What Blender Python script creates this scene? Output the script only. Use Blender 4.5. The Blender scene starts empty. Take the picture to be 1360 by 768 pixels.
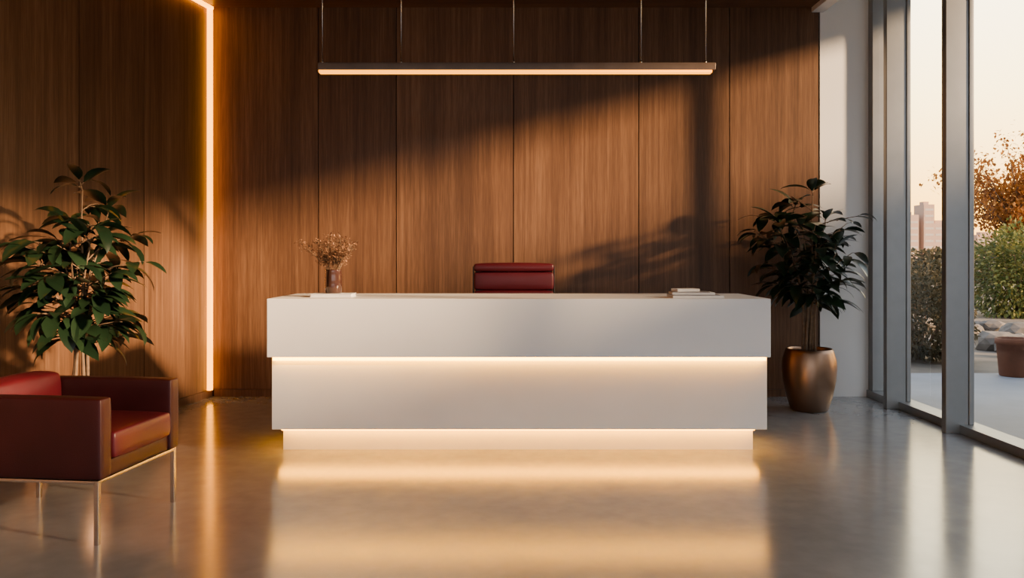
import bpy, bmesh, math, random
from mathutils import Vector, Matrix, noise

SC = bpy.context.scene
COL = SC.collection

# ------------------------------------------------------------------ materials
def new_mat(name):
    m = bpy.data.materials.new(name); m.use_nodes = True
    nt = m.node_tree
    return m, nt, nt.nodes['Principled BSDF']

def ramp(nt, stops):
    r = nt.nodes.new('ShaderNodeValToRGB')
    el = r.color_ramp.elements
    while len(el) > 1: el.remove(el[-1])
    el[0].position = stops[0][0]; el[0].color = (*stops[0][1], 1)
    for p, c in stops[1:]:
        e = el.new(p); e.color = (*c, 1)
    return r

def simple(name, col, rough=0.5, metal=0.0, var=0.12, scale=8.0, bump=0.0, bscale=200.0, **kw):
    m, nt, b = new_mat(name)
    tc = nt.nodes.new('ShaderNodeTexCoord')
    n = nt.nodes.new('ShaderNodeTexNoise'); n.inputs['Scale'].default_value = scale; n.inputs['Detail'].default_value = 5
    nt.links.new(tc.outputs['Object'], n.inputs['Vector'])
    r = ramp(nt, [(0.3, tuple(c*(1-var) for c in col)), (0.7, tuple(min(1, c*(1+var)) for c in col))])
    nt.links.new(n.outputs['Fac'], r.inputs['Fac'])
    nt.links.new(r.outputs['Color'], b.inputs['Base Color'])
    b.inputs['Roughness'].default_value = rough
    b.inputs['Metallic'].default_value = metal
    for k, v in kw.items():
        b.inputs[k.replace('_', ' ')].default_value = v
    if bump > 0:
        n2 = nt.nodes.new('ShaderNodeTexNoise'); n2.inputs['Scale'].default_value = bscale; n2.inputs['Detail'].default_value = 3
        nt.links.new(tc.outputs['Object'], n2.inputs['Vector'])
        bp = nt.nodes.new('ShaderNodeBump'); bp.inputs['Strength'].default_value = bump; bp.inputs['Distance'].default_value = 0.002
        nt.links.new(n2.outputs['Fac'], bp.inputs['Height'])
        nt.links.new(bp.outputs['Normal'], b.inputs['Normal'])
    return m

def emis(name, col, strength):
    m, nt, b = new_mat(name)
    b.inputs['Base Color'].default_value = (*col, 1)
    b.inputs['Emission Color'].default_value = (*col, 1)
    b.inputs['Emission Strength'].default_value = strength
    return m

def wood_mat(name, dark, mid, light, axis='Z', rough=0.42):
    m, nt, b = new_mat(name)
    N, L = nt.nodes, nt.links
    tc = N.new('ShaderNodeTexCoord'); geo = N.new('ShaderNodeNewGeometry')
    off = N.new('ShaderNodeVectorMath'); off.operation = 'SCALE'
    cv = N.new('ShaderNodeCombineXYZ')
    for i in range(3): L.new(geo.outputs['Random Per Island'], cv.inputs[i])
    L.new(cv.outputs[0], off.inputs[0]); off.inputs['Scale'].default_value = 37.0
    add = N.new('ShaderNodeVectorMath'); add.operation = 'ADD'
    L.new(tc.outputs['Object'], add.inputs[0]); L.new(off.outputs[0], add.inputs[1])
    def stretched(sx, sl):
        mp = N.new('ShaderNodeMapping')
        s = {'Z': (sx, sx, sl), 'Y': (sx, sl, sx), 'X': (sl, sx, sx)}[axis]
        mp.inputs['Scale'].default_value = s
        L.new(add.outputs[0], mp.inputs['Vector']); return mp
    m1 = stretched(34, 0.8); n1 = N.new('ShaderNodeTexNoise'); n1.inputs['Scale'].default_value = 1; n1.inputs['Detail'].default_value = 7; n1.inputs['Roughness'].default_value = 0.62
    L.new(m1.outputs[0], n1.inputs['Vector'])
    m2 = stretched(4, 0.3); n2 = N.new('ShaderNodeTexNoise'); n2.inputs['Scale'].default_value = 1; n2.inputs['Detail'].default_value = 3; n2.inputs['Distortion'].default_value = 0.6
    L.new(m2.outputs[0], n2.inputs['Vector'])
    m3 = stretched(160, 6); n3 = N.new('ShaderNodeTexNoise'); n3.inputs['Scale'].default_value = 1; n3.inputs['Detail'].default_value = 2
    L.new(m3.outputs[0], n3.inputs['Vector'])
    a = N.new('ShaderNodeMix'); a.data_type = 'FLOAT'; a.inputs[0].default_value = 0.42
    L.new(n1.outputs['Fac'], a.inputs[2]); L.new(n2.outputs['Fac'], a.inputs[3])
    a2 = N.new('ShaderNodeMix'); a2.data_type = 'FLOAT'; a2.inputs[0].default_value = 0.22
    L.new(a.outputs[0], a2.inputs[2]); L.new(n3.outputs['Fac'], a2.inputs[3])
    r = ramp(nt, [(0.31, dark), (0.5, mid), (0.69, light)])
    L.new(a2.outputs[0], r.inputs['Fac'])
    hs = N.new('ShaderNodeHueSaturation')
    mr = N.new('ShaderNodeMapRange'); mr.inputs['To Min'].default_value = 0.84; mr.inputs['To Max'].default_value = 1.16
    L.new(geo.outputs['Random Per Island'], mr.inputs['Value'])
    L.new(mr.outputs[0], hs.inputs['Value']); L.new(r.outputs['Color'], hs.inputs['Color'])
    L.new(hs.outputs[0], b.inputs['Base Color'])
    b.inputs['Roughness'].default_value = rough
    b.inputs['Specular IOR Level'].default_value = 0.3
    bp = N.new('ShaderNodeBump'); bp.inputs['Strength'].default_value = 0.25; bp.inputs['Distance'].default_value = 0.002
    L.new(a2.outputs[0], bp.inputs['Height']); L.new(bp.outputs[0], b.inputs['Normal'])
    return m

M = {}
wd, wm, wl = (0.050, 0.023, 0.011), (0.120, 0.058, 0.028), (0.225, 0.120, 0.062)
M['wood'] = wood_mat('walnut_wood', wd, wm, wl, 'Z')
M['woodc'] = wood_mat('walnut_ceiling', wd, wm, wl, 'X')
M['dark'] = simple('dark_gap', (0.006, 0.004, 0.003), 0.8)
M['white'] = simple('white_paint', (0.70, 0.70, 0.69), 0.6, var=0.02, scale=2)
M['desk'] = simple('white_solid_surface', (0.86, 0.855, 0.84), 0.38, var=0.02, scale=3)
M['frame'] = simple('anodised_aluminium', (0.24, 0.25, 0.255), 0.38, 0.7, var=0.04)
M['steel'] = simple('brushed_steel', (0.50, 0.48, 0.46), 0.22, 1.0, var=0.04)
M['leather'] = simple('maroon_leather', (0.020, 0.0028, 0.004), 0.40, var=0.18, scale=5, bump=0.35, bscale=260, Specular_IOR_Level=0.26)  # armchair body: shade of its dark sides put into the colour
M['leather2'] = simple('maroon_leather_seat', (0.055, 0.004, 0.008), 0.36, var=0.18, scale=5, bump=0.35, bscale=260, Specular_IOR_Level=0.35)  # brighter copy for the cushions, their lit sheen put into the colour
M['leatherdk'] = simple('maroon_leather_chair', (0.066, 0.004, 0.010), 0.42, var=0.15, scale=5, bump=0.3, bscale=260, Specular_IOR_Level=0.35)
M['bronze'] = simple('bronze_pot', (0.27, 0.17, 0.115), 0.36, 1.0, var=0.08, scale=4)
M['soil'] = simple('soil', (0.03, 0.02, 0.013), 0.95, var=0.4, scale=40)
M['bark'] = simple('plant_bark', (0.13, 0.08, 0.045), 0.8, var=0.35, scale=25)
M['black'] = simple('black_metal', (0.03, 0.028, 0.026), 0.35, 0.6)
M['pend'] = simple('pendant_housing', (0.13, 0.09, 0.07), 0.4, 0.6)
M['paper'] = simple('paper', (0.75, 0.73, 0.69), 0.7, var=0.05, scale=30)
M['cover'] = simple('book_cover', (0.55, 0.50, 0.45), 0.5, var=0.1)
M['cover2'] = simple('magazine_cover', (0.16, 0.15, 0.15), 0.4, var=0.3, scale=12)
M['dried'] = simple('dried_blossom', (0.22, 0.105, 0.05), 0.85, var=0.35, scale=30)
M['terra'] = simple('terracotta', (0.13, 0.045, 0.02), 0.8, var=0.15)
M['stone'] = simple('garden_stone', (0.10, 0.085, 0.07), 0.9, var=0.4, scale=6)
M['terrace'] = simple('terrace_paving', (0.17, 0.185, 0.21), 0.7, var=0.12, scale=2)
M['ground'] = simple('garden_ground', (0.09, 0.075, 0.06), 0.95, var=0.5, scale=1.5)
M['bldg'] = simple('city_facade', (0.42, 0.27, 0.19), 0.9, var=0.1)
M['bldg2'] = simple('render_facade', (0.42, 0.36, 0.30), 0.9, var=0.1)

M['led'] = emis('led_warm', (1.0, 0.42, 0.0), 24.0)
M['ledbase'] = emis('led_warm_base', (1.0, 0.40, 0.0), 23.0)
M['ledamb'] = emis('led_amber', (1.0, 0.33, 0.0), 9.0)
M['ledpend'] = emis('led_pendant', (1.0, 0.33, 0.0), 4.2)

m, nt, b = new_mat('smoked_glass'); M['vase'] = m
b.inputs['Base Color'].default_value = (0.06, 0.025, 0.018, 1); b.inputs['Roughness'].default_value = 0.08
b.inputs['Metallic'].default_value = 0.3; b.inputs['Coat Weight'].default_value = 0.6

m, nt, b = new_mat('window_glass'); M['glass'] = m
nt.nodes.remove(b)
tr = nt.nodes.new('ShaderNodeBsdfTransparent'); tr.inputs[0].default_value = (0.97, 0.98, 0.97, 1)
gl = nt.nodes.new('ShaderNodeBsdfGlossy'); gl.inputs['Roughness'].default_value = 0.02
fr = nt.nodes.new('ShaderNodeLayerWeight'); fr.inputs['Blend'].default_value = 0.5
pw = nt.nodes.new('ShaderNodeMath'); pw.operation = 'POWER'; pw.inputs[1].default_value = 5.0
ml = nt.nodes.new('ShaderNodeMath'); ml.operation = 'MULTIPLY_ADD'; ml.inputs[1].default_value = 0.7; ml.inputs[2].default_value = 0.04
mx = nt.nodes.new('ShaderNodeMixShader')
nt.links.new(fr.outputs['Facing'], pw.inputs[0]); nt.links.new(pw.outputs[0], ml.inputs[0])
nt.links.new(ml.outputs[0], mx.inputs[0]); nt.links.new(tr.outputs[0], mx.inputs[1]); nt.links.new(gl.outputs[0], mx.inputs[2])
nt.links.new(mx.outputs[0], nt.nodes['Material Output'].inputs['Surface'])

# polished concrete
m, nt, b = new_mat('polished_concrete'); M['floor'] = m
N, L = nt.nodes, nt.links
tc = N.new('ShaderNodeTexCoord')
n1 = N.new('ShaderNodeTexNoise'); n1.inputs['Scale'].default_value = 0.9; n1.inputs['Detail'].default_value = 8; n1.inputs['Roughness'].default_value = 0.6; n1.inputs['Distortion'].default_value = 0.5
n2 = N.new('ShaderNodeTexNoise'); n2.inputs['Scale'].default_value = 9; n2.inputs['Detail'].default_value = 8
L.new(tc.outputs['Object'], n1.inputs['Vector']); L.new(tc.outputs['Object'], n2.inputs['Vector'])
mxf = N.new('ShaderNodeMix'); mxf.data_type = 'FLOAT'; mxf.inputs[0].default_value = 0.4
L.new(n1.outputs['Fac'], mxf.inputs[2]); L.new(n2.outputs['Fac'], mxf.inputs[3])
r = ramp(nt, [(0.32, (0.190, 0.198, 0.207)), (0.68, (0.27, 0.278, 0.287))])
L.new(mxf.outputs[0], r.inputs['Fac']); L.new(r.outputs['Color'], b.inputs['Base Color'])
mr = N.new('ShaderNodeMapRange'); mr.inputs['From Min'].default_value = 0.35; mr.inputs['From Max'].default_value = 0.65
mr.inputs['To Min'].default_value = 0.14; mr.inputs['To Max'].default_value = 0.20
L.new(mxf.outputs[0], mr.inputs['Value']); L.new(mr.outputs[0], b.inputs['Roughness'])
b.inputs['IOR'].default_value = 1.85

def leaf_mat(name, c1, c2, rough, trans=0.25, spec=0.5):
    m, nt, b = new_mat(name)
    N, L = nt.nodes, nt.links
    geo = N.new('ShaderNodeNewGeometry')
    r = ramp(nt, [(0.0, c1), (1.0, c2)])
    L.new(geo.outputs['Random Per Island'], r.inputs['Fac'])
    L.new(r.outputs['Color'], b.inputs['Base Color'])
    b.inputs['Roughness'].default_value = rough
    b.inputs['Specular IOR Level'].default_value = spec
    t = N.new('ShaderNodeBsdfTranslucent'); L.new(r.outputs['Color'], t.inputs['Color'])
    mx = N.new('ShaderNodeMixShader'); mx.inputs[0].default_value = trans
    L.new(b.outputs[0], mx.inputs[1]); L.new(t.outputs[0], mx.inputs[2])
    L.new(mx.outputs[0], N['Material Output'].inputs['Surface'])
    return m
M['leaf'] = leaf_mat('plant_leaf', (0.004, 0.012, 0.006), (0.012, 0.028, 0.012), 0.28, 0.04)
M['bush'] = leaf_mat('bush_leaf', (0.05, 0.08, 0.02), (0.20, 0.19, 0.05), 0.7, 0.3, 0.2)
M['bushdk'] = leaf_mat('dark_bush_leaf', (0.035, 0.038, 0.02), (0.12, 0.09, 0.045), 0.8, 0.3, 0.2)
M['autumn'] = leaf_mat('autumn_leaf', (0.22, 0.075, 0.015), (0.45, 0.19, 0.04), 0.7, 0.4, 0.2)

# ------------------------------------------------------------------ geometry helpers
def empty(name, loc=(0, 0, 0)):
    e = bpy.data.objects.new(name, None); e.location = loc; COL.objects.link(e)
    e.empty_display_size = 0.1
    return e

def finish(name, me, mats, parent=None, smooth=False, rot=None, loc=None):
    o = bpy.data.objects.new(name, me); COL.objects.link(o)
    for mm in (mats if isinstance(mats, (list, tuple)) else [mats]): me.materials.append(mm)
    if smooth:
        for p in me.polygons: p.use_smooth = True
    if parent is not None:
        o.parent = parent
        o.matrix_parent_inverse = Matrix.Translation(-Vector(parent.location))
    if rot: o.rotation_euler = rot
    if loc: o.location = loc
    return o

def boxes(name, lst, mat, parent=None, bevel=0.0, seg=3, **kw):
    bm = bmesh.new()
    for (x0, x1, y0, y1, z0, z1) in lst:
        vs = [bm.verts.new(v) for v in [(x0,y0,z0),(x1,y0,z0),(x1,y1,z0),(x0,y1,z0),(x0,y0,z1),(x1,y0,z1),(x1,y1,z1),(x0,y1,z1)]]
        for f in [(0,3,2,1),(4,5,6,7),(0,1,5,4),(1,2,6,5),(2,3,7,6),(3,0,4,7)]:
            bm.faces.new([vs[i] for i in f])
    if bevel > 0:
        bmesh.ops.bevel(bm, geom=bm.edges[:], offset=bevel, segments=seg, profile=0.5, affect='EDGES')
    me = bpy.data.meshes.new(name); bm.to_mesh(me); bm.free()
    o = finish(name, me, mat, parent, **kw)
    if bevel > 0:
        for p in me.polygons: p.use_smooth = True
        md = o.modifiers.new('wn', 'WEIGHTED_NORMAL'); md.keep_sharp = False
    return o

def quad(name, pts, mat, parent=None):
    me = bpy.data.meshes.new(name); me.from_pydata(pts, [], [(0, 1, 2, 3)]); me.update()
    return finish(name, me, mat, parent)

def cushion(name, x0, x1, y0, y1, z0, z1, mat, parent, r=0.03, puff=0.012):
    bm = bmesh.new()
    bmesh.ops.create_cube(bm, size=1.0)
    bmesh.ops.subdivide_edges(bm, edges=bm.edges[:], cuts=9, use_grid_fill=True)
    cx, cy, cz = (x0+x1)/2, (y0+y1)/2, (z0+z1)/2
    hx, hy, hz = (x1-x0)/2, (y1-y0)/2, (z1-z0)/2
    r = min(r, hx, hy, hz)
    for v in bm.verts:
        def rm(t, h):
            t = t*2
            s = math.copysign(1, t); a = abs(t)
            if a >= 0.99: return s*h
            if a > 0.7: return s*(h - r*0.35*(1-a)/0.2 if a > 0.78 else h - r)
            return s*(h-r)*a/0.7
        p = Vector((rm(v.co.x, hx), rm(v.co.y, hy), rm(v.co.z, hz)))
        q = Vector((max(-hx+r, min(hx-r, p.x)), max(-hy+r, min(hy-r, p.y)), max(-hz+r, min(hz-r, p.z))))
        d = p-q
        if d.length > 1e-6:
            nn = d.normalized()
            w = (1-(q.x/hx)**2*0.9)*(1-(q.y/hy)**2*0.9)*(1-(q.z/hz)**2*0.9)
            p = q + nn*r + nn*puff*max(0, w)
        v.co = p + Vector((cx, cy, cz))
    me = bpy.data.meshes.new(name); bm.to_mesh(me); bm.free()
    o = finish(name, me, mat, parent, smooth=True)
    md = o.modifiers.new('sub', 'SUBSURF'); md.levels = 1; md.render_levels = 1
    return o

def lathe(name, prof, loc, mat, parent=None, n=64):
    vs, fs = [], []
    for (r_, z) in prof:
        for i in range(n):
            a = 2*math.pi*i/n
            vs.append((loc[0]+r_*math.cos(a), loc[1]+r_*math.sin(a), loc[2]+z))
    for j in range(len(prof)-1):
        for i in range(n):
            k = (i+1) % n
            fs.append((j*n+i, j*n+k, (j+1)*n+k, (j+1)*n+i))
    me = bpy.data.meshes.new(name); me.from_pydata(vs, [], fs); me.update()
    return finish(name, me, mat, parent, smooth=True)

class MB:
    def __init__(s): s.v, s.f = [], []
    def tube(s, pts, rad, n=6):
        pts = [Vector(p) for p in pts]; b0 = len(s.v)
        for i, p in enumerate(pts):
            t = (pts[min(i+1, len(pts)-1)]-pts[max(i-1, 0)])
            if t.length < 1e-9: t = Vector((0, 0, 1))
            t.normalize()
            u = t.cross(Vector((0.3, 0.9, 0.2)));
            if u.length < 1e-3: u = t.cross(Vector((1, 0, 0)))
            u.normalize(); w = t.cross(u)
            r_ = rad[i] if isinstance(rad, (list, tuple)) else rad
            for k in range(n):
                a = 2*math.pi*k/n
                s.v.append(p+u*(r_*math.cos(a))+w*(r_*math.sin(a)))
        for i in range(len(pts)-1):
            for k in range(n):
                k2 = (k+1) % n
                s.f.append((b0+i*n+k, b0+i*n+k2, b0+(i+1)*n+k2, b0+(i+1)*n+k))
        s.f.append(tuple(b0+k for k in range(n))[::-1])
        s.f.append(tuple(b0+(len(pts)-1)*n+k for k in range(n)))
    def leaf(s, p, d, up, length, width, droop=0.5, fold=0.25, seg=6):
        d = Vector(d).normalized(); up = Vector(up)
        side = d.cross(up)
        if side.length < 1e-3: side = d.cross(Vector((1, 0, 0)))
        side.normalize(); nn = side.cross(d).normalized()
        pos = Vector(p); cur = d.copy(); cn = nn.copy()
        rows = []
        for i in range(seg+1):
            t = i/seg
            w = width*0.5*(math.sin(math.pi*min(1, t**0.85))**0.8 if 0 < t < 1 else 0.0)
            if i == 0: w = width*0.03
            mid = pos.copy()
            if i == seg:
                s.v += [mid]; rows.append([len(s.v)-1]*3)
            else:
                s.v += [mid-side*w+cn*(fold*w), mid, mid+side*w+cn*(fold*w)]
                rows.append([len(s.v)-3, len(s.v)-2, len(s.v)-1])
            rot = Matrix.Rotation(-droop/seg, 3, side)
            cur = rot @ cur; cn = rot @ cn
            pos = pos + cur*(length/seg)
        for i in range(seg):
            a, b_ = rows[i], rows[i+1]
            if i == seg-1:
                s.f.append((a[0], a[1], b_[1])); s.f.append((a[1], a[2], b_[1]))
            else:
                s.f.append((a[0], a[1], b_[1], b_[0])); s.f.append((a[1], a[2], b_[2], b_[1]))
    def build(s, name, mat, parent=None, smooth=True):
        me = bpy.data.meshes.new(name); me.from_pydata([tuple(v) for v in s.v], [], s.f); me.update()
        return finish(name, me, mat, parent, smooth=smooth)

# ------------------------------------------------------------------ room shell
BY = 8.30
CZ = 3.90
TZ = 4.30
WX = 3.57
FY = -2.50
K = 0.18
LA = math.atan2(-1.0, -K)
LLEN = (BY-FY)*math.sqrt(1+K*K)

boxes('floor', [(-5.3, 3.75, FY-0.2, BY+0.2, -0.12, 0.0)], M['floor'])

seams = [-3.14, -1.94, -1.16, 0.015, 1.27, 2.18, 3.075]
g = 0.005
wb = empty('wall_back', (0, BY, 0))
boxes('backing', [(-3.3, 3.9, BY+0.02, BY+0.2, 0, 4.45)], M['dark'], wb)
boxes('wood_panels', [(a+g, b-g, BY, BY+0.03, 0.075, 4.0) for a, b in zip(seams[:-1], seams[1:])], M['wood'], wb)
boxes('white_return', [(3.085, 3.9, BY-0.004, BY+0.03, 0, 4.45)], M['white'], wb)
boxes('baseboard_back', [(-2.98, 3.075, BY-0.012, BY, 0.0, 0.072)], M['wood'])

wlft = empty('wall_left', (0, 0, 0))
def on_left(o):
    o.rotation_euler = (0, 0, LA); o.location = (-3.01, BY, 0); return o
on_left(boxes('backing', [(-0.2, LLEN+0.2, -0.25, -0.03, 0, 4.45)], M['dark'], wlft))
us = [0.0, 1.10, 1.92, 2.75, 3.65, 4.6, 5.6, 6.6, 7.6, 8.6, 9.6, LLEN]
on_left(boxes('wood_panels', [(a+g, b-g, -0.03, 0, 0.075, 4.0) for a, b in zip(us[:-1], us[1:])], M['wood'], wlft))
on_left(boxes('baseboard_left', [(0.0, LLEN, -0.03, 0.012, 0, 0.072)], M['wood']))

wf = empty('wall_front', (0, FY, 0))
boxes('solid', [(-5.4, -3.8, FY-0.2, FY, 0, 4.45), (-3.8, 3.9, FY-0.2, FY, 3.8, 4.45), (3.4, 3.9, FY-0.2, FY, 0, 3.8)], M['white'], wf)
w = empty('window_1', (0, FY, 0))  # unseen glazing behind the camera, added to let fill light reach the desk front
boxes('frame', [(-3.8, 3.4, FY-0.15, FY-0.05, 0.0, 0.08), (-3.8, 3.4, FY-0.15, FY-0.05, 3.72, 3.8)] +
      [(x-0.03, x+0.03, FY-0.15, FY-0.05, 0.08, 3.72) for x in (-3.77, -2.0, -0.2, 1.6, 3.37)], M['frame'], w)
quad('pane', [(-3.75, FY-0.1, 0.08), (3.35, FY-0.1, 0.08), (3.35, FY-0.1, 3.72), (-3.75, FY-0.1, 3.72)], M['glass'], w)

ce = empty('ceiling', (0, 0, CZ))
boxes('roof_slab', [(-5.4, 3.9, FY-0.2, BY+0.2, TZ+0.05, TZ+0.25)], M['white'], ce)
cy = [FY, -1.6, -0.7, 0.2, 1.1, 2.0, 2.9, 3.8, 4.7, 5.6, 6.5, 7.4, BY]
boxes('wood_soffit', [(-5.2, 3.02, a+g, b-g, CZ, CZ+0.08) for a, b in zip(cy[:-1], cy[1:])], M['woodc'], ce)
boxes('trim_1', [(3.0, 3.12, FY, BY-0.005, CZ-0.05, TZ+0.05)], M['white'])
boxes('roof_eave', [(3.9, 6.08, FY-1.0, 8.6, TZ+0.05, TZ+0.25)], M['white'])  # unseen overhang, added so its edge casts the diagonal shadow line indoors

w = empty('window_2', (WX, 5, 0))
fr_ = []
fr_.append((WX-0.02, WX+0.16, FY, BY, 0.0, 0.07))
fr_.append((WX-0.02, WX+0.16, FY, BY, TZ-0.03, TZ+0.05))
fr_.append((WX, WX+0.16, BY-0.10, BY, 0.07, TZ))
boxes('frame', fr_, M['frame'], w, bevel=0.004, seg=1)
mull = []
for y in (7.64, 6.60, 5.50, 4.4, 3.3, 2.2, 1.1, 0.0, -1.1):
    mull.append((WX-0.13, WX+0.05, y-0.035, y+0.035, 0.0, TZ))
    mull.append((WX+0.05, WX+0.09, y-0.045, y+0.045, 0.07, TZ))
boxes('mullions', mull, M['frame'], w, bevel=0.004, seg=1)
quad('pane', [(WX+0.07, FY, 0.07), (WX+0.07, BY-0.1, 0.07), (WX+0.07, BY-0.1, TZ-0.03), (WX+0.07, FY, TZ-0.03)], M['glass'], w)

# ------------------------------------------------------------------ LED coves
ls = empty('led_wall_light', (-3.01, BY, 0))
o = boxes('strip', [(0.045, 0.09, 0.002, 0.040, 0.075, CZ-0.03)], M['ledamb'], None)
on_left(o); o.parent = ls; o.matrix_parent_inverse = Matrix.Translation((3.01, -BY, 0))
o = boxes('strip_top', [(0.05, LLEN-0.1, 0.002, 0.050, CZ-0.035, CZ-0.012)], M['ledamb'], None)
on_left(o); o.parent = ls; o.matrix_parent_inverse = Matrix.Translation((3.01, -BY, 0))

# ------------------------------------------------------------------ reception desk
dk = empty('reception_desk', (0.045, 6.2, 0))
boxes('counter_block', [(-1.715, 1.81, 5.79, 6.62, 0.70, 1.11)], M['desk'], dk, bevel=0.005, seg=2)
boxes('body', [(-1.70, 1.805, 5.86, 6.58, 0.18, 0.70)], M['desk'], dk, bevel=0.004, seg=2)
boxes('plinth', [(-1.665, 1.753, 6.03, 6.50, 0.0, 0.18)], M['desk'], dk)
boxes('led_counter', [(-1.68, 1.785, 5.815, 5.858, 0.674, 0.699)], M['led'], dk)
boxes('led_plinth', [(-1.66, 1.748, 5.965, 6.027, 0.153, 0.179),
                     (-1.690, -1.667, 6.0, 6.50, 0.160, 0.179), (1.755, 1.790, 6.0, 6.50, 0.160, 0.179)], M['ledbase'], dk)

# ------------------------------------------------------------------ pendant
pl = empty('linear_pendant_light', (0.04, 6.2, 2.82))
boxes('housing', [(-1.445, 1.515, 6.16, 6.24, 2.795, 2.850)], M['pend'], pl, bevel=0.003, seg=1)
boxes('diffuser', [(-1.44, 1.49, 6.163, 6.237, 2.778, 2.796)], M['ledpend'], pl)
mb = MB()
for px in (-1.42, -0.83, 0.012, 0.966, 1.45):
    mb.tube([(px, 6.2, 2.845), (px, 6.2, CZ)], 0.0035, 6)
    mb.tube([(px, 6.2, 2.845), (px, 6.2, 2.875)], 0.008, 8)
mb.build('cables', M['steel'], pl)

# ------------------------------------------------------------------ executive chair
ec = empty('office_chair', (0.015, 7.0, 0))
cx = 0.015
cushion('head_roll', cx-0.345, cx+0.345, 7.12, 7.22, 1.275, 1.345, M['leatherdk'], ec, r=0.026, puff=0.008)
for i, (z0, z1) in enumerate([(1.115, 1.272), (0.875, 1.11), (0.64, 0.87)]):
    cushion('back_pad_%d' % (i+1), cx-0.345, cx+0.345, 7.14-0.01*i, 7.22, z0, z1, M['leatherdk'], ec, r=0.028, puff=0.012)
boxes('back_shell', [(cx-0.335, cx+0.335, 7.20, 7.235, 0.60, 1.33)], M['black'], ec, bevel=0.01)
boxes('side_rails', [(cx-0.356, cx-0.345, 7.17, 7.235, 0.55, 1.32), (cx+0.345, cx+0.356, 7.17, 7.235, 0.55, 1.32)], M['black'], ec, bevel=0.004)
for i, (y0, y1) in enumerate([(6.70, 6.92), (6.92, 7.15)]):
    cushion('seat_pad_%d' % (i+1), cx-0.31, cx+0.31, y0, y1, 0.45, 0.55, M['leatherdk'], ec, r=0.03, puff=0.01)
boxes('seat_pan', [(cx-0.30, cx+0.30, 6.72, 7.22, 0.42, 0.455)], M['black'], ec, bevel=0.008)
mb = MB()
for sx in (-1, 1):
    mb.tube([(cx+sx*0.30, 7.17, 0.44), (cx+sx*0.37, 7.15, 0.50), (cx+sx*0.375, 7.1, 0.70), (cx+sx*0.375, 6.80, 0.70), (cx+sx*0.37, 6.76, 0.50), (cx+sx*0.30, 6.78, 0.44)], 0.013, 8)
mb.tube([(cx, 6.98, 0.43), (cx, 6.98, 0.09)], [0.03, 0.028], 16)
for i in range(5):
    a = 2*math.pi*i/5+0.3
    ex, ey = cx+0.31*math.cos(a), 6.98+0.31*math.sin(a)
    mb.tube([(cx, 6.98, 0.11), (ex, ey, 0.075)], [0.024, 0.014], 8)
mb.build('metal_base', M['steel'], ec)
mb = MB()
for i in range(5):
    a = 2*math.pi*i/5+0.3
    ex, ey = cx+0.31*math.cos(a), 6.98+0.31*math.sin(a)
    tx, ty = -math.sin(a)*0.02, math.cos(a)*0.02
    mb.tube([(ex-tx, ey-ty, 0.03), (ex+tx, ey+ty, 0.03)], 0.03, 16)
    mb.tube([(ex, ey, 0.055), (ex, ey, 0.08)], 0.01, 8)
mb.build('castors', M['black'], ec)

# ------------------------------------------------------------------ armchair (faces +X)
ac = empty('leather_armchair', (-2.38, 4.38, 0))
XF, XB, Y0, Y1 = -1.945, -2.86, 4.02, 4.77
AT = 0.10
zb = 0.315
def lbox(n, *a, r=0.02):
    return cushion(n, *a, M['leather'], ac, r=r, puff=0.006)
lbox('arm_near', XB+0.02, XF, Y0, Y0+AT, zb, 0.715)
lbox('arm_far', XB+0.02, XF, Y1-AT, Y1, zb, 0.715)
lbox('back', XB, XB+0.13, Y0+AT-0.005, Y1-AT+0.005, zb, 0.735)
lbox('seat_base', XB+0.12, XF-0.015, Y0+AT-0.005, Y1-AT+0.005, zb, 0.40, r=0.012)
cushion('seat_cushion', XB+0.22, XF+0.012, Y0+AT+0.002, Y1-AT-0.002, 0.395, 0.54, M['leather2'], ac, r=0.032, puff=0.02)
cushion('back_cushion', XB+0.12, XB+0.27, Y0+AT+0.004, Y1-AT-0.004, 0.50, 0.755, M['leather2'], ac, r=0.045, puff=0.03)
st = []
t = 0.012
for (x, y) in ((XF-0.03, Y0+0.02), (XF-0.03, Y1-0.02), (XB+0.06, Y0+0.02), (XB+0.06, Y1-0.02)):
    st.append((x-t, x+t, y-t, y+t, 0.0, zb-0.001))
st += [(XF-0.03-t, XF-0.03+t, Y0+0.02, Y1-0.02, zb-0.018, zb-0.001),
       (XB+0.06-t, XB+0.06+t, Y0+0.02, Y1-0.02, zb-0.018, zb-0.001),
       (XB+0.06, XF-0.03, Y0+0.02-t, Y0+0.02+t, zb-0.018, zb-0.001),
       (XB+0.06, XF-0.03, Y1-0.02-t, Y1-0.02+t, zb-0.018, zb-0.001)]
boxes('steel_frame', st, M['steel'], ac, bevel=0.002, seg=1)
ac.rotation_euler = (0, 0, math.radians(-6.5))
ac.location = (-2.385, 4.42, 0)

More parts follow.
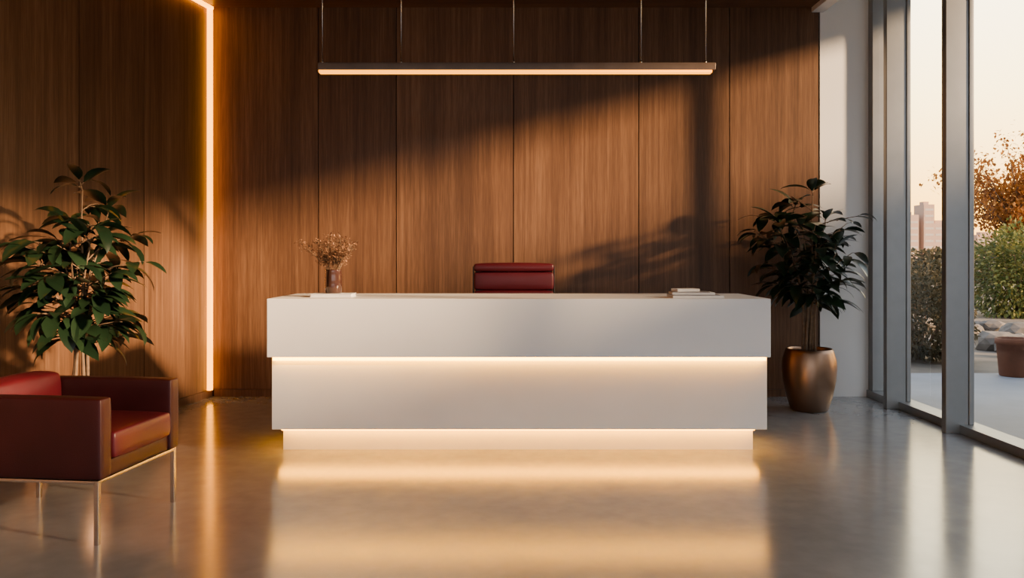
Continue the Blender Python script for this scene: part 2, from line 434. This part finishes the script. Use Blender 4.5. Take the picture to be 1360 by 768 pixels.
# ------------------------------------------------------------------ potted plants
def potted_plant(loc, H, R, zlow, seed, nst=7, wall=None, lmin=0.17, lmax=0.28, nlr=(4, 6)):
    rnd = random.Random(seed)
    x0, y0 = loc
    e = empty('potted_plant', (x0, y0, 0))
    prof = [(0.0, 0.0), (0.15, 0.0), (0.165, 0.012), (0.20, 0.12), (0.232, 0.28), (0.24, 0.38), (0.235, 0.46), (0.215, 0.53), (0.205, 0.56),
            (0.198, 0.565), (0.19, 0.56), (0.195, 0.52), (0.20, 0.50)]
    lathe('pot', prof, (x0, y0, 0), M['bronze'], e)
    lathe('soil', [(0.0, 0.525), (0.1, 0.52), (0.197, 0.51)], (x0, y0, 0), M['soil'], e, n=32)
    st, lf = MB(), MB()
    for i in range(nst):
        a = 2*math.pi*i/nst + rnd.uniform(-.3, .3)
        rb = rnd.uniform(0.02, 0.07)
        base = Vector((x0+rb*math.cos(a), y0+rb*math.sin(a), 0.51))
        hh = H - 0.16 - (0 if i == 0 else rnd.uniform(0.06, 0.55))
        rt = 0.04 if i == 0 else R*rnd.uniform(0.15, 0.45)
        tip = Vector((x0+rt*math.cos(a), y0+rt*math.sin(a), hh))
        pts = []
        for k in range(9):
            t = k/8
            p = base.lerp(tip, t)
            bow = math.sin(t*math.pi)
            p.x -= math.cos(a)*rt*0.35*bow - 0.012*math.sin(5*t+i); p.y -= math.sin(a)*rt*0.35*bow - 0.012*math.cos(4*t+i)
            pts.append(p)
        st.tube(pts, [0.013*(1-0.65*k/8) for k in range(9)], 7)
        nb = 8
        for b_ in range(nb):
            t = 0.32 + 0.68*b_/(nb-1)
            zf = t*8; k = min(7, int(zf)); p = pts[k].lerp(pts[k+1], zf-k)
            if p.z < zlow: continue
            aa = a + b_*2.4 + rnd.uniform(-.4, .4)
            u = (p.z-zlow)/(H-zlow)
            env = R*(0.55+0.45*math.sin(math.pi*min(1, u*0.9+0.15)))*(1-0.35*max(0, u-0.6)/0.4)
            L_ = env*rnd.uniform(0.3, 0.7)
            d = Vector((math.cos(aa), math.sin(aa), rnd.uniform(0.25, 0.7))).normalized()
            if b_ == nb-1: d = Vector((0.25*math.cos(aa), 0.25*math.sin(aa), 1)); L_ = 0.08
            bp = [p, p+d*L_*0.5, p+d*L_+Vector((0, 0, -0.02))]
            st.tube(bp, [0.005, 0.004, 0.003], 5)
            nl = rnd.randint(*nlr)
            for q in range(nl):
                tt = 0.35+0.65*q/(nl-1)
                lp = bp[0].lerp(bp[2], tt)
                la = aa + (q*2.4 if b_ == nb-1 else ((-1)**q)*rnd.uniform(0.4, 1.3))
                if q == nl-1 and b_ != nb-1: la = aa
                ld = Vector((math.cos(la), math.sin(la), rnd.uniform(-0.25, 0.45)))
                if b_ == nb-1: ld.z = rnd.uniform(0.3, 1.4)
                ln = rnd.uniform(lmin, lmax)
                pet = lp+ld.normalized()*0.03
                tipp = pet+ld.normalized()*ln
                if wall and tipp.y > wall: continue
                if math.hypot(tipp.x-x0, tipp.y-y0) > R: ln *= max(0.6, 1-(math.hypot(tipp.x-x0, tipp.y-y0)-R)/ln)
                st.tube([lp, pet], [0.0025, 0.002], 4)
                lf.leaf(pet, ld, (rnd.uniform(-.4, .4), rnd.uniform(-.4, .4), 1), ln, ln*rnd.uniform(0.34, 0.46), droop=rnd.uniform(0.5, 1.3), fold=rnd.uniform(0.1, 0.4))
    st.build('stems', M['bark'], e)
    lf.build('leaves', M['leaf'], e)
    return e

potted_plant((2.72, 7.58), 2.12, 0.72, 0.92, 4, 8, 8.28)
potted_plant((-2.80, 5.36), 1.99, 0.54, 0.82, 21, 8, None, 0.18, 0.28, (4, 5))

# ------------------------------------------------------------------ desk accessories
bk = empty('book', (-1.31, 6.08, 1.11))
boxes('pages', [(-1.455, -1.165, 5.99, 6.17, 1.114, 1.132)], M['paper'], bk)
boxes('cover', [(-1.46, -1.16, 5.985, 6.175, 1.1105, 1.1145), (-1.46, -1.16, 5.985, 6.175, 1.1315, 1.1355)], M['white'], bk)
vz = 1.136
va = empty('flower_vase', (-1.31, 6.08, vz))
lathe('vase', [(0, 0), (0.052, 0), (0.058, 0.008), (0.063, 0.06), (0.062, 0.12), (0.058, 0.165), (0.060, 0.175), (0.056, 0.175), (0.054, 0.16), (0.056, 0.02), (0, 0.018)], (-1.31, 6.08, vz), M['vase'], va, 40)
rnd = random.Random(3)
st, bl = MB(), MB()
for i in range(36):
    a = rnd.uniform(0, 2*math.pi); sp = rnd.uniform(0.03, 0.25); hh = rnd.uniform(0.30, 0.47) - sp*0.40
    p0 = Vector((-1.31+0.02*math.cos(a), 6.08+0.02*math.sin(a), vz+0.03)); p1 = Vector((-1.31+0.045*math.cos(a), 6.08+0.045*math.sin(a), vz+0.175))
    p2 = Vector((-1.31+sp*math.cos(a), 6.08+sp*math.sin(a), vz+hh))
    pm = p1.lerp(p2, 0.5)+Vector((0, 0, 0.02))
    st.tube([p0, p1, pm, p2], [0.002, 0.002, 0.0015, 0.001], 4)
    for q in range(26):
        t_ = rnd.uniform(0.15, 1)
        p = (pm.lerp(p2, (t_-.5)*2) if t_ > .5 else p1.lerp(pm, t_*2))
        d = Vector((rnd.uniform(-1, 1), rnd.uniform(-1, 1), rnd.uniform(-.3, 1))).normalized()
        l1 = rnd.uniform(0.01, 0.045)
        st.tube([p, p+d*l1], 0.0008, 3)
        for c in range(2):
            d2 = Vector((rnd.uniform(-1, 1), rnd.uniform(-1, 1), rnd.uniform(-.5, 1)))
            bl.leaf(p+d*l1, d2, (0, 0, 1), rnd.uniform(0.012, 0.026), rnd.uniform(0.008, 0.014), 0.4, 0.3, 3)
st.build('twigs', M['bark'], va); bl.build('blossoms', M['dried'], va)

mg = empty('magazine_stack', (1.32, 6.05, 1.11))
def rotbox(name, cx_, cy_, w_, d_, z0, z1, ang, mat):
    o = boxes(name, [(-w_/2, w_/2, -d_/2, d_/2, z0, z1)], mat, None)
    o.rotation_euler = (0, 0, ang); o.location = (cx_, cy_, 0)
    o.parent = mg; o.matrix_parent_inverse = Matrix.Translation((-1.32, -6.05, -1.11))
rotbox('magazine_1', 1.32, 5.98, 0.36, 0.24, 1.1105, 1.128, 0.0, M['paper'])
rotbox('magazine_2', 1.31, 5.99, 0.33, 0.23, 1.1287, 1.133, 0.04, M['cover2'])
rotbox('magazine_3', 1.30, 6.00, 0.30, 0.21, 1.1332, 1.148, -0.06, M['paper'])
rotbox('magazine_cover', 1.29, 6.01, 0.262, 0.192, 1.1482, 1.152, -0.10, M['cover2'])
rotbox('notebook', 1.26, 6.02, 0.17, 0.12, 1.1525, 1.172, 0.2, M['paper'])

# ------------------------------------------------------------------ outside
boxes('terrace', [(3.76, 12.0, -12.0, 10.1, -0.12, -0.02)], M['terrace'])
boxes('ground', [(-300, 600, 10.1, 900, -0.3, -0.06), (12.0, 600, -300, 10.1, -0.3, -0.06), (-300, 12.0, -300, -12, -0.3, -0.06)], M['ground'])

def bush(name, c, rad, n, mat, seed, ls=0.09, twig=True):
    rnd = random.Random(seed)
    e = empty(name, (c[0], c[1], -0.06))
    lf, st = MB(), MB()
    for i in range(n):
        while True:
            v = Vector((rnd.uniform(-1, 1), rnd.uniform(-1, 1), rnd.uniform(-1, 1)))
            if 0.3 < v.length <= 1: break
        k = 1+0.35*noise.noise(v.normalized()*1.8+Vector((seed, 0, 0)))
        p = Vector((c[0]+v.x*rad[0]*k, c[1]+v.y*rad[1]*k, c[2]+v.z*rad[2]*k))
        if p.z < 0: p.z = abs(p.z)*0.5
        d = (v+Vector((rnd.uniform(-.7, .7), rnd.uniform(-.7, .7), rnd.uniform(-.5, .7))))
        lf.leaf(p, d, (rnd.uniform(-1, 1), rnd.uniform(-1, 1), 1), ls*rnd.uniform(0.7, 1.4), ls*rnd.uniform(0.4, 0.7), 0.5, 0.2, 2)
    for i in range(14):
        a = rnd.uniform(0, 6.28)
        q = Vector((c[0]+math.cos(a)*rad[0]*0.6, c[1]+math.sin(a)*rad[1]*0.6, c[2]+rad[2]*rnd.uniform(-.1, .7)))
        st.tube([(c[0], c[1], -0.06), ((c[0]*2+q.x)/3, (c[1]*2+q.y)/3, max(0.1, c[2]-rad[2]*.5)), q], [0.03, 0.02, 0.006], 5)
    lf.build('leaves', mat, e, smooth=False); st.build('branches', M['bark'], e)
bush('garden_bush', (12.3, 20.0, 0.95), (1.35, 1.2, 1.15), 7500, M['bush'], 1, 0.12)
bush('garden_bush', (16.2, 20.5, 1.0), (1.6, 1.1, 1.1), 5000, M['bush'], 2, 0.12)
bush('garden_bush', (5.75, 11.7, 0.55), (0.66, 0.7, 0.80), 5500, M['bushdk'], 5, 0.07)
bush('garden_bush', (9.2, 18.5, 0.4), (1.0, 0.9, 0.65), 4500, M['bushdk'], 6, 0.10)
bush('garden_hedge', (27, 46, 0.7), (9.0, 1.5, 1.1), 6000, M['bushdk'], 7, 0.35)

def tree(c, H, R, n, seed):
    rnd = random.Random(seed); e = empty('garden_tree', (c[0], c[1], -0.06))
    st, lf = MB(), MB()
    st.tube([(c[0], c[1], -0.06), (c[0]+.05, c[1], 1.0), (c[0]-.05, c[1]+.05, H*0.5)], [0.12, 0.09, 0.07], 8)
    for i in range(60):
        a = rnd.uniform(0, 6.28); hz = rnd.uniform(0.42, 0.97)*H
        rr = R*rnd.uniform(0.4, 1.0)*math.sqrt(max(0.1, 1-((hz/H-0.66)/0.36)**2))
        q = Vector((c[0]+math.cos(a)*rr, c[1]+math.sin(a)*rr, hz))
        b_ = Vector((c[0], c[1], H*rnd.uniform(0.3, 0.5)))
        m_ = b_.lerp(q, .5)+Vector((0, 0, 0.12))
        st.tube([b_, m_, q], [0.04, 0.022, 0.006], 5)
        for k in range(n//60):
            t_ = rnd.uniform(0.35, 1.1)
            p = b_.lerp(m_, t_*2) if t_ < .5 else m_.lerp(q, (t_-.5)*2)
            p = p+Vector((rnd.gauss(0, .2), rnd.gauss(0, .2), rnd.gauss(0, .15)))
            lf.leaf(p, (rnd.uniform(-1, 1), rnd.uniform(-1, 1), rnd.uniform(-1, .6)), (0, 0, 1), rnd.uniform(.10, .18), .09, .4, .2, 2)
    st.build('trunk', M['bark'], e); lf.build('leaves', M['autumn'], e, smooth=False)
tree((15.5, 25.0), 5.2, 2.3, 13000, 2)

rnd = random.Random(9)
e = empty('garden_rocks', (9, 14, -0.06))
bm = bmesh.new()
for i in range(60):
    x, y = rnd.uniform(7.2, 11.5), rnd.uniform(11.0, 16.6)
    s = rnd.uniform(0.08, 0.30)
    ret = bmesh.ops.create_icosphere(bm, subdivisions=2, radius=1)
    for v in ret['verts']:
        k = 1+0.25*noise.noise(v.co*1.5+Vector((i*7, 0, 0)))
        v.co = Vector((x+v.co.x*s*k*1.3, y+v.co.y*s*k, -0.06+s*0.4+v.co.z*s*0.7*k))
me = bpy.data.meshes.new('rocks'); bm.to_mesh(me); bm.free()
finish('rocks', me, M['stone'], e)

PX, PY = 5.98, 9.86
e = empty('terracotta_planter', (PX, PY, -0.02))
lathe('pot', [(0, 0), (0.15, 0), (0.16, .01), (0.19, 0.38), (0.205, 0.38), (0.205, 0.45), (0.185, 0.45), (0.18, 0.39)], (PX, PY, -0.02), M['terra'], e, 40)
lathe('soil', [(0, 0.405), (0.182, 0.40)], (PX, PY, -0.02), M['soil'], e, 24)

for i, (x, y, ww, h) in enumerate([(190, 400, 8, 21), (199, 400, 5, 26), (205, 400, 7, 17), (180, 400, 9, 11), (215, 410, 12, 13), (240, 420, 14, 12), (262, 430, 12, 16)]):
    e = empty('city_building', (x, y, -0.06))
    boxes('block', [(x-ww/2, x+ww/2, y-5, y+5, -0.06, h)], M['bldg'], e)
    boxes('windows', [(x-ww/2+0.5, x+ww/2-0.5, y-5.05, y-5, z, z+1.0) for z in range(2, h-1, 3)], M['bldg2'], e)
    boxes('parapet', [(x-ww/4, x+ww/4, y-2, y+2, h, h+1.5)], M['bldg'], e)

e = empty('neighbouring_building', (16, -2, -0.06))  # out-of-view block, added to keep low sun off floor and lower wall
boxes('block', [(14, 20, -14, 6.5, -0.06, 5.35)], M['bldg2'], e)
boxes('windows', [(13.97, 14.0, y, y+1.4, z, z+1.4) for y in range(-13, 5, 3) for z in (0.9, 3.4)], M['dark'], e)

# ------------------------------------------------------------------ lights
sun = bpy.data.lights.new('sun', 'SUN'); sun.energy = 24.0; sun.color = (1.0, 0.64, 0.35); sun.angle = math.radians(4.5)
so = bpy.data.objects.new('sun', sun); COL.objects.link(so)
so.rotation_euler = Vector((-1, 0.40, -0.30)).to_track_quat('-Z', 'Y').to_euler()
so.location = (10, -4, 6)

# sky: warm towards the sunset side (+X/+Y), cooler on the opposite side
wld = bpy.data.worlds.new('sky'); SC.world = wld; wld.use_nodes = True
nt = wld.node_tree; bg = nt.nodes['Background']; N, L = nt.nodes, nt.links
tc = N.new('ShaderNodeTexCoord'); sp = N.new('ShaderNodeSeparateXYZ')
L.new(tc.outputs['Generated'], sp.inputs[0])
rw = ramp(nt, [(0.0, (1.0, 0.42, 0.05)), (0.06, (1.0, 0.52, 0.11)), (0.17, (1.0, 0.73, 0.33)), (0.32, (0.98, 0.86, 0.60)), (0.5, (0.32, 0.34, 0.36)), (1.0, (0.17, 0.21, 0.28))])
rc = ramp(nt, [(0.0, (0.27, 0.257, 0.25)), (0.15, (0.29, 0.295, 0.31)), (0.5, (0.255, 0.28, 0.32)), (1.0, (0.17, 0.21, 0.28))])
L.new(sp.outputs['Z'], rw.inputs['Fac']); L.new(sp.outputs['Z'], rc.inputs['Fac'])
dt = N.new('ShaderNodeVectorMath'); dt.operation = 'DOT_PRODUCT'; dt.inputs[1].default_value = (0.60, 0.80, 0.0)
L.new(tc.outputs['Generated'], dt.inputs[0])
mr = N.new('ShaderNodeMapRange'); mr.interpolation_type = 'SMOOTHSTEP'
mr.inputs['From Min'].default_value = 0.25; mr.inputs['From Max'].default_value = 0.85
L.new(dt.outputs['Value'], mr.inputs['Value'])
mw = N.new('ShaderNodeMix'); mw.data_type = 'RGBA'
L.new(mr.outputs[0], mw.inputs[0]); L.new(rc.outputs['Color'], mw.inputs[6]); L.new(rw.outputs['Color'], mw.inputs[7])
L.new(mw.outputs[2], bg.inputs['Color'])
bg.inputs['Strength'].default_value = 8.4

# ------------------------------------------------------------------ camera
cd = bpy.data.cameras.new('camera'); cd.sensor_width = 36; cd.lens = 1100/1360*36
cd.shift_y = -44/1360; cd.clip_end = 2000
co = bpy.data.objects.new('camera', cd); COL.objects.link(co)
co.location = (0, 0, 1.41); co.rotation_euler = (math.radians(90), 0, 0)
SC.camera = co
